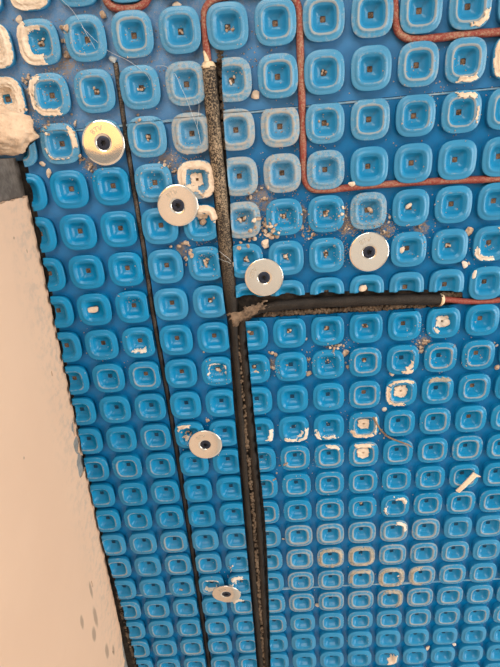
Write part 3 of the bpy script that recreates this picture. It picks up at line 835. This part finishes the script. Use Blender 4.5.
for (px, py), lab, tx, ty, rz in WASH:
    p = at(px, py, .0075)
    t = tag(empty('fixing_washer', p), lab, 'washer', 'washers screwed through the membrane')
    t.rotation_euler = (Matrix.Rotation(math.radians(-tx), 3, 'X') @ Matrix.Rotation(math.radians(ty), 3, 'Y') @ Matrix.Rotation(math.radians(rz), 3, 'Z')).to_euler()
    d = link('disc', ME_W, None, t); s = link('screw', ME_S, None, t); s.location = (0, 0, .0002); s['label'] = 'dark blue-black countersunk screw'
    cu = bpy.data.curves.new('lettering', 'FONT'); cu.body = 'BTV'; cu.size = .0046; cu.extrude = .00003; cu.align_x = 'CENTER'
    tmp = bpy.data.objects.new('tmp', cu); COL.objects.link(tmp)
    bpy.context.view_layer.update()
    me = bpy.data.meshes.new_from_object(tmp.evaluated_get(bpy.context.evaluated_depsgraph_get()))
    bpy.data.objects.remove(tmp)
    for v in me.vertices:                            # bend the word around the screw
        a = v.co.x / .0092; rr = .0078 + v.co.y
        v.co = Vector((rr * math.sin(a), rr * math.cos(a), v.co.z + .00074 if v.co.z < 0 else .00086))
    me.name = 'lettering'; me.materials.clear()
    lt = link('lettering', me, M_LET, t); lt['label'] = 'faint stamped letters'
    lt.rotation_euler = (0, 0, math.radians((20, 20, 20, 60, 20, 20)[WASH.index(((px, py), lab, tx, ty, rz))]) - math.radians(rz))

# ------------------------------------------------------------ loose things
def rock_mesh(seed, sub=2, sharp=.55):
    bm = bmesh.new(); bmesh.ops.create_icosphere(bm, subdivisions=sub, radius=1)
    rr = random.Random(seed)
    planes = [Vector((rr.gauss(0, 1), rr.gauss(0, 1), rr.gauss(0, 1))).normalized() for _ in range(9)]
    for v in bm.verts:
        d = v.co.normalized(); k = min([1.0] + [(.55 + .3 * sharp * (i % 3) / 2) / max(.2, d.dot(n)) for i, n in enumerate(planes) if d.dot(n) > .2])
        v.co = d * k * (1 + .1 * mnoise.noise(d * 2 + Vector((seed, 0, 0))))
    me = bpy.data.meshes.new('chip'); bm.to_mesh(me); bm.free(); return me
ROCK = {}
for mname, mm in (('cream', M_CREAM), ('crumb', M_CRUMB), ('white', M_WHITE), ('glass', M_GLASS)):
    ROCK[mname] = []
    for k in range(5):
        me = rock_mesh(k * 7 + len(ROCK)); me.materials.append(mm); ROCK[mname].append(me)
def chip(name, px, py, size, label, cat='chip', kind='cream', rz=0.0, z=None, group=None, var=0, tilt=0.0, lift=.6):
    p = at(px, py, 0)
    for _ in range(3):
        zz = (ground(p.x, p.y) if z is None else z) + size[2] * lift / 1000 * .5
        p = at(px, py, zz)
    o = link(name, ROCK[kind][var % 5], None)
    o.location = p; o.scale = (size[0] / 2000, size[1] / 2000, size[2] / 2000)
    o.rotation_euler = (math.radians(tilt), 0, math.radians(rz))
    return tag(o, label, cat, group)
chip('mortar_chip', 93, 309.5, (9.0, 7.5, 3.4), 'cream mortar chip sitting in a stud well near the wall', rz=30, z=.0016, lift=1)
chip('mortar_chip', 138, 350, (8.5, 3.6, 2.4), 'curved cream flake lying in a stud well left of the narrow slit', rz=-20, z=.0018, var=1)
chip('mortar_chip', 408.5, 206.5, (7.6, 3.6, 3.0), 'long sandy chip lying slantwise in a stud well under the red cable', rz=32, z=.0008, var=2, lift=1)
chip('mortar_chip', 401.5, 250, (6.6, 6.4, 3.2), 'cream square-edged lump in the stud well right of the pale washer', rz=4, z=.0008, var=3, lift=1)
chip('mortar_chip', 470, 230.5, (6.4, 8.2, 3.6), 'beige wedge-shaped chip between studs at the right, above white shards', 'chip', 'crumb', rz=-25, z=.0, var=4, lift=1)
chip('plaster_shard', 464.5, 264, (6.0, 7.6, 2.4), 'white shard between two studs at the right edge, left one of a pair', 'shard', 'white', rz=10, z=.001, lift=1)
chip('plaster_shard', 474.5, 274.5, (4.4, 7.0, 2.2), 'white shard stuck on a stud rim at the right, lower one of a pair', 'shard', 'white', rz=-20, z=.0052, var=2)
chip('mortar_chip', 446, 323, (8.5, 6.0, 2.2), 'white diamond-shaped flake in a stud well below the red cable end', 'chip', 'white', rz=38, z=.0026, var=1)
chip('mortar_chip', 362.5, 289, (9.0, 6.4, 3.4), 'rounded cream lump in a cut stud above the horizontal slot', 'chip', 'cream', rz=5, z=.0028, var=2)
chip('mortar_chip', 147.5, 122.5, (4.6, 8.0, 2.4), 'small tan block leaning between two studs right of the gold washer', 'chip', 'cream', rz=-8, z=.0012, var=3, lift=1)
chip('mortar_chip', 255.5, 95.5, (8.0, 6.4, 3.0), 'cream chip between studs just right of the upper vertical slot', 'chip', 'cream', rz=25, z=.0, var=4, lift=1)
chip('mortar_chip', 103, 15.5, (6.4, 5.4, 3.0), 'tan chip beside the red cable loop at the top left', 'chip', 'crumb', rz=40, z=.0, lift=1)
chip('mortar_chip', 176, 4.5, (7.0, 5.0, 3.0), 'cream chip at the top edge right of the red cable loop', 'chip', 'cream', rz=10, z=.0, var=1, lift=1)
chip('mortar_chip', 19.5, 20, (5.4, 6.2, 3.0), 'cream chip between mortar-caked studs in the top left corner', 'chip', 'cream', rz=10, z=.0, var=3, lift=1)
chip('mortar_chip', 42, 164, (6.8, 3.8, 3.0), 'cream oval chip near the wall corner, left one of a pair', 'chip', 'cream', rz=-40, z=.0, var=2, lift=1)
chip('mortar_chip', 48.5, 173.5, (5.0, 7.4, 3.2), 'cream chip near the wall corner, right one of a pair', 'chip', 'cream', rz=-15, z=.0, var=4, lift=1)
chip('mortar_chip', 497, 367.5, (7.0, 4.8, 3.4), 'tan chip between studs at the right edge of the picture', 'chip', 'crumb', rz=30, z=.0, lift=1)
chip('mortar_chip', 265, 243, (8.0, 9.2, 4.0), 'largest tan stone of the heap above the slot-corner washer', 'chip', 'cream', rz=-30, z=.0, var=1, lift=1)
chip('mortar_chip', 308.5, 373.5, (5.4, 6.2, 3.4), 'single tan stone between studs below the horizontal slot', 'chip', 'crumb', rz=10, z=.0, var=2, lift=1)
chip('mortar_chip', 345.5, 353.5, (6.4, 7.4, 3.6), 'tan stone in the crumb heap below the middle of the horizontal slot', 'chip', 'crumb', rz=-30, z=.0, var=3, lift=1)
chip('plaster_shard', 392, 374, (6.0, 4.4, 2.6), 'cream flake at the foot of a stud above two cream plugs', 'shard', 'cream', rz=-10, z=.0, var=4, lift=1)
chip('glassy_chip', 113, 59.5, (6.0, 5.4, 3.0), 'grey translucent lump at the upper end of the narrow slit', 'lump', 'glass', rz=0, z=.0, lift=1)
chip('mortar_chip', 305, 501 - 165 + 3, (5.0, 2.6, 1.6), 'white flake glinting in a stud well under the horizontal slot', 'chip', 'white', rz=0, z=.001, var=1)
chip('mortar_chip', 258.3, 372.5, (3.6, 2.8, 2.2), 'white bead-like crumb in a cut stud beside the double lead', 'chip', 'white', rz=20, z=.0012, var=2)
chip('mortar_chip', 283, 539, (3.8, 2.2, 1.6), 'cream sliver between studs right of the lower double lead', 'chip', 'cream', rz=-20, z=0, var=2, lift=1)
chip('mortar_chip', 317, 605, (7.0, 5.0, 3.0), 'cream chip between studs under the lower pale seam', 'chip', 'cream', rz=-20, z=0, var=1, lift=1)
chip('mortar_chip', 427.5, 648, (5.0, 9.5, 3.4), 'cream wedge between two studs near the bottom edge, left one of a pair', 'chip', 'cream', rz=-10, z=.001, var=3, lift=1)
chip('mortar_chip', 454, 644, (5.2, 5.2, 3.0), 'cream crumb between two studs near the bottom edge, right one of a pair', 'chip', 'white', rz=20, z=.001, var=0, lift=1)
chip('mortar_chip', 232.5, 264, (5.0, 5.6, 3.2), 'pale crumb snagged in fibres on the right rim of the vertical slot', 'chip', 'cream', rz=20, z=.004, var=0)
chip('mortar_chip', 203, 222, (5.2, 5.6, 3.2), 'rusty tan stone in the stud well right of the grey washer', 'chip', 'crumb', rz=20, z=.0012, var=2, lift=1)
chip('mortar_chip', 370, 209.5, (7.0, 4.2, 3.0), 'tan slivers-shaped chip in the stud well above the pale washer', 'chip', 'crumb', rz=-40, z=.0008, var=1, lift=1)
chip('mortar_chip', 352, 184, (7.0, 4.6, 2.8), 'cream crumb lying on the red cable right of its bend', 'chip', 'cream', rz=-10, z=.0046, var=3)
chip('mortar_chip', 361, 502.5, (4.4, 4.0, 3.4), 'round tan crumb in a stud well low in the right half', 'chip', 'crumb', z=.0006, var=3, lift=1)
# flat round bead
bm, rg2 = lathe([(.0001, 0), (.0019, 0), (.0022, .0004), (.0020, .0009), (.0006, .0011), (.0001, .0010)], 20)
bm.faces.new(rg2[-1]); bm.faces.new(rg2[0][::-1])
o = from_bm('plaster_drop', bm, M_WHITE, None, True); o.location = at(384.3, 409, .0001); tag(o, 'round white plaster drop left between studs near the cream plugs', 'drop')
# strip, string, fibres
bm = bmesh.new(); pts = [at(x, y, z) for x, y, z in ((457.5, 491.5, .0070), (463, 486.5, .0078), (469, 480.5, .0078), (474, 475.5, .0078), (477, 474.5, .0080))]
t0 = (pts[3] - pts[0]).normalized(); sd = t0.cross(Vector((0, 0, 1))).normalized()
rows = []
for p, w_ in zip(pts, (.0022, .0022, .0024, .0026, .0046)):
    rows.append([bm.verts.new(p + sd * w_ * k + Vector((0, 0, h))) for k, h in ((-1, -.0005), (-1, .0005), (-.35, .0009), (0, .0003), (.35, .0009), (1, .0005), (1, -.0005))])
for a, b_ in zip(rows, rows[1:]):
    for k in range(7): bm.faces.new((a[k], a[(k + 1) % 7], b_[(k + 1) % 7], b_[k]))
bm.faces.new(rows[0][::-1]); bm.faces.new(rows[-1])
o = from_bm('plastic_strip', bm, M_STICK); tag(o, 'pale beige ribbed strip lying across two studs at the lower right', 'strip')
o = from_bm('string', tube(spline([at(373, 417, .0062), at(376.5, 423, .0070), at(380, 429, .0045), (at(387, 436, .0030)), at(394, 439.5, .0050), at(402, 442.5, .0068), at(408, 444.5, .0068), at(411.5, 447, .0064)], 6), lambda t: .0009 - .0003 * t, 8, .3, 1, 12), M_STRING, None, True)
tag(o, 'brown frayed string bridging studs right of the cream plugs', 'string')
def fibre(pts, label, r_=.00010):
    o = from_bm('fibre', tube(spline([at(x, y, z / 1000) for x, y, z in pts], 8), r_, 6, 0, 1, 0), M_FIBRE, None, True)
    tag(o, label, 'fibre', 'loose white fibres')
fibre([(82, 27, 6.5), (92, 37, 7), (104, 48, 5), (114, 54, 5), (126, 59.5, 5.8), (136, 66, 6.4), (146, 74, 6.4), (150, 80, 6)], 'long white fibre trailing from the top left studs across the narrow slit')
fibre([(62, 0, 6), (72, 10, 6), (80, 22, 6.2), (86, 33, 6.4), (93, 45, 5), (98, 55, 6)], 'white fibre curling over the second stud in the top row')
fibre([(156, 66, 4), (166, 66.5, 4.5), (175, 74, 6), (181, 87, 6.8), (187, 100, 6.6), (192, 114, 6.6), (198, 130, 6.4), (201, 146, 6)], 'white fibre falling over two studs left of the upper vertical slot')
fibre([(196, 98, 6), (199, 104, 6.2), (198, 118, 6.4), (197, 128, 6.6)], 'short white fibre crossing a stud rim left of the black lead', .00009)
fibre([(219, 251, 6), (224, 255, 8.4), (229, 259, 8.2), (232, 263, 6)], 'white fibre stretched over the vertical black lead', .00014)
fibre([(218, 258, 6), (223, 260.5, 8.6), (229, 262.5, 8.0), (233, 266, 5.5)], 'pale hair crossing the vertical black lead just below another', .00011)

# mortar lump at the end of the wall
bm = bmesh.new(); bmesh.ops.create_icosphere(bm, subdivisions=5, radius=1)
for v in bm.verts:
    d = v.co.normalized()
    k = 1 + .24 * mnoise.noise(d * 1.7 + Vector((3, 1, 0))) + .10 * mnoise.noise(d * 4.2) + .045 * mnoise.noise(d * 10) + .02 * mnoise.noise(d * 22)
    q = d * k
    v.co = Vector((q.x * .0265, q.y * .0140, max(q.z, -.12) * .013))
o = from_bm('mortar_lump', bm, M_LUMP, None, True); o.location = at(5, 129.5, .0055) + Vector((-.004, .0, .0035)); o.rotation_euler = (0, 0, math.radians(-8))
tag(o, 'big crumbly cream mortar lump against the end of the wall', 'mortar lump')

# small tan stones, told apart by nothing: heaps between the studs
rs = random.Random(5)
HEAPS = [((262, 228), 12, 22, 5.0), ((245, 240), 7, 8, 4.4), ((272, 236), 8, 9, 5.2), ((258, 196), 9, 8, 4), ((305, 228), 6, 7, 4.0), ((310, 236), 5, 6, 4.4), ((303, 210), 4, 5, 3.0),
         ((333, 347), 5, 7, 4.0), ((342, 345), 4, 4, 4.6), ((346, 366), 4, 5, 3.6), ((309, 360), 3, 6, 3.0), ((272, 355), 4, 5, 4.2), ((273, 368), 3, 4, 4.4),
         ((424, 342), 6, 9, 4.0), ((421, 351), 3, 4, 4.2), ((413, 340), 4, 4, 2.6), ((182, 245), 7, 8, 4.6), ((190, 253), 5, 6, 4.2), ((186, 262), 3, 3, 4),
         ((66, 30), 4, 7, 4.2), ((64, 40), 3, 5, 4), ((67, 55), 3, 6, 4.4), ((27, 80), 5, 9, 3.6), ((30, 92), 4, 6, 3.6), ((24, 108), 4, 6, 3.4), ((83, 159), 4, 4, 4), ((90, 168), 3, 4, 4),
         ((345, 214), 5, 8, 3.2), ((347, 226), 7, 14, 2.8), ((385, 232), 6, 12, 2.6), ((390, 218), 4, 6, 3), ((421, 226), 5, 6, 3), ((468, 262), 4, 4, 3), ((203, 350), 3, 4, 3.4), ((209, 358), 3, 2, 3),
         ((52, 128), 8, 8, 2.8), ((74, 124), 7, 6, 3.0), ((140, 118), 5, 4, 3), ((166, 160), 8, 9, 3.0), ((175, 172), 6, 6, 3.4), ((283, 465), 3, 3, 3.0), ((276, 476), 3, 3, 3), ((452, 343), 2, 2, 2.4), ((495, 345), 2, 2, 3),
         ((208, 420), 3, 4, 3.2), ((184, 430), 3, 4, 2.6), ((233, 568), 3, 4, 3), ((181, 591), 3, 3, 3.2), ((382, 433), 4, 5, 2.6), ((350, 432), 3, 4, 2.4), ((400, 575), 5, 4, 2.8)]
CNT = 0; GRX = []
def to_px(p):
    q = Vector(p) - CAM; z = q.dot(VIEW); return q.dot(RIGHT) / z * FPX + 250, q.dot(DOWN) / z * FPX + 333.5
def where(px, py):
    if py > 500: return 'in the lowest rows'
    if py > 400: return 'in the lower half' if px > 240 else 'around the beige washer'
    if py > 312: return 'below the horizontal slot' if px > 240 else 'left of the double lead'
    if px > 410: return 'above the slot at right'
    if px > 332 and py > 190: return 'around the pale washer right of centre'
    if px > 228 and py > 185: return 'above the slot-corner washer'
    if px > 228: return 'right of the upper slot'
    if px > 140 and py > 100: return 'beside the grey washer'
    if px < 130 and py > 110: return 'around the gold washer'
    return 'in the top left corner'
for (cx, cy), rad, n, sz in HEAPS:
    for i in range(int(n * 1.1)):
        px, py = cx + rs.gauss(0, rad * .55), cy + rs.gauss(0, rad * .55)
        p = at(px, py)
        if in_cut(p.x, p.y): continue
        k = sz * rs.uniform(.45, 1.0)
        if k < 2.1: GRX.append((p.x, p.y, k / 2000)); continue
        chip('crumb', px, py, (k, k * rs.uniform(.6, 1), k * rs.uniform(.5, .8)), 'small tan stone crumb between studs ' + where(px, py), 'crumb', 'crumb' if rs.random() < .75 else 'cream',
             rz=rs.uniform(0, 360), group='stone crumbs ' + where(px, py), var=rs.randrange(5), lift=1); CNT += 1
# clusters of stones in stud wells
for (c, r), n, sz in (((-1, 5), 5, 3.4), ((0, 4), 5, 3.6), ((1, 5), 5, 3.0), ((0, 5), 4, 3.2), ((1, 4), 4, 2.6), ((2, 4), 4, 2.6), ((2, 5), 4, 2.4), ((-2, 2), 4, 3.0), ((5, 5), 3, 2.8), ((1, 7), 3, 2.8), ((2, 7), 3, 3.2), ((-1, 8), 3, 3.8), ((3, 7), 2, 2.6),
                      ((-1, 6), 2, 2.8), ((-4, 0), 4, 2.8), ((-2, 1), 4, 2.4), ((-3, 1), 3, 2.4), ((0, 1), 4, 2.8), ((0, 0), 4, 2.4), ((-1, 0), 3, 2.4), ((2, 1), 3, 2.4), ((0, 7), 2, 3.6), ((-2, 10), 3, 2.6), ((2, 2), 2, 2.6), ((3, 8), 1, 3), ((1, 8), 1, 2.6), ((2, 8), 1, 2.4), ((0, 8), 2, 3)):
    for i in range(n):
        x, y = c * S + rs.gauss(0, .0012), -r * S + rs.gauss(0, .0012); k = sz * rs.uniform(.7, 1.05)
        if k < 2.2: GRX.append((x, y, k / 2000)); continue
        o = link('crumb', ROCK['crumb' if rs.random() < .8 else 'cream'][rs.randrange(5)], None); o.location = (x, y, .0008 + k * .0003); o.scale = (k / 2000, k * .8 / 2000, k * .65 / 2000)
        o.rotation_euler = (0, 0, rs.uniform(0, 6.3))
        wq = where(*to_px(o.location)); tag(o, 'tiny tan stone crumb in a stud well ' + wq, 'crumb', 'stone crumbs in wells ' + wq)
# fine grit nobody could count
bm = bmesh.new()
def speck(p, s):
    r_ = bmesh.ops.create_icosphere(bm, subdivisions=0 if False else 1, radius=s) if s > .0009 else None
    if r_ is None:
        vs_ = [bm.verts.new(p + Vector(q) * s) for q in ((1, 0, 0), (-.4, .9, 0), (-.5, -.8, .1), (.1, 0, .9))]
        for f in ((0, 1, 3), (1, 2, 3), (2, 0, 3), (0, 2, 1)): bm.faces.new([vs_[i] for i in f])
    else:
        for v in r_['verts']: v.co = v.co * random.uniform(.75, 1.1) + p
GR = [((260, 215), 40, 260), ((300, 225), 30, 160), ((350, 222), 26, 300), ((385, 228), 18, 180), ((345, 250), 14, 80), ((190, 160), 26, 160), ((60, 60), 45, 260), ((40, 120), 30, 160), ((150, 60), 50, 120), ((300, 140), 60, 160),
      ((420, 230), 30, 90), ((440, 100), 60, 140), ((250, 60), 40, 100), ((205, 250), 20, 90), ((150, 180), 20, 60), ((90, 170), 18, 60), ((340, 350), 20, 90), ((420, 340), 22, 90), ((220, 370), 16, 60), ((310, 360), 16, 50), ((275, 365), 12, 50),
      ((350, 420), 30, 60), ((300, 450), 40, 70), ((205, 440), 28, 70), ((230, 580), 24, 80), ((120, 350), 40, 40), ((400, 480), 60, 40), ((360, 560), 60, 50), ((460, 350), 25, 40), ((130, 290), 20, 30), ((480, 250), 14, 40)]
for (cx, cy), rad, n in GR:
    for i in range(n):
        px, py = cx + rs.gauss(0, rad * .5), cy + rs.gauss(0, rad * .5); p = at(px, py)
        if in_cut(p.x, p.y) or p.x < XL or p.y > YT: continue
        g_ = ground(p.x, p.y)
        if g_ > .003 and rs.random() < .55: continue
        p.z = g_; speck(p, rs.uniform(.0003, .0008))
for x, y, k in GRX: speck(Vector((x, y, ground(x, y) + k * .3)), k)
o = from_bm('grit', bm, M_CRUMB); tag(o, 'scattered sandy grit dusting the blue membranes', 'grit'); o['kind'] = 'stuff'
print('crumbs', CNT, 'studs', len(STUDS))
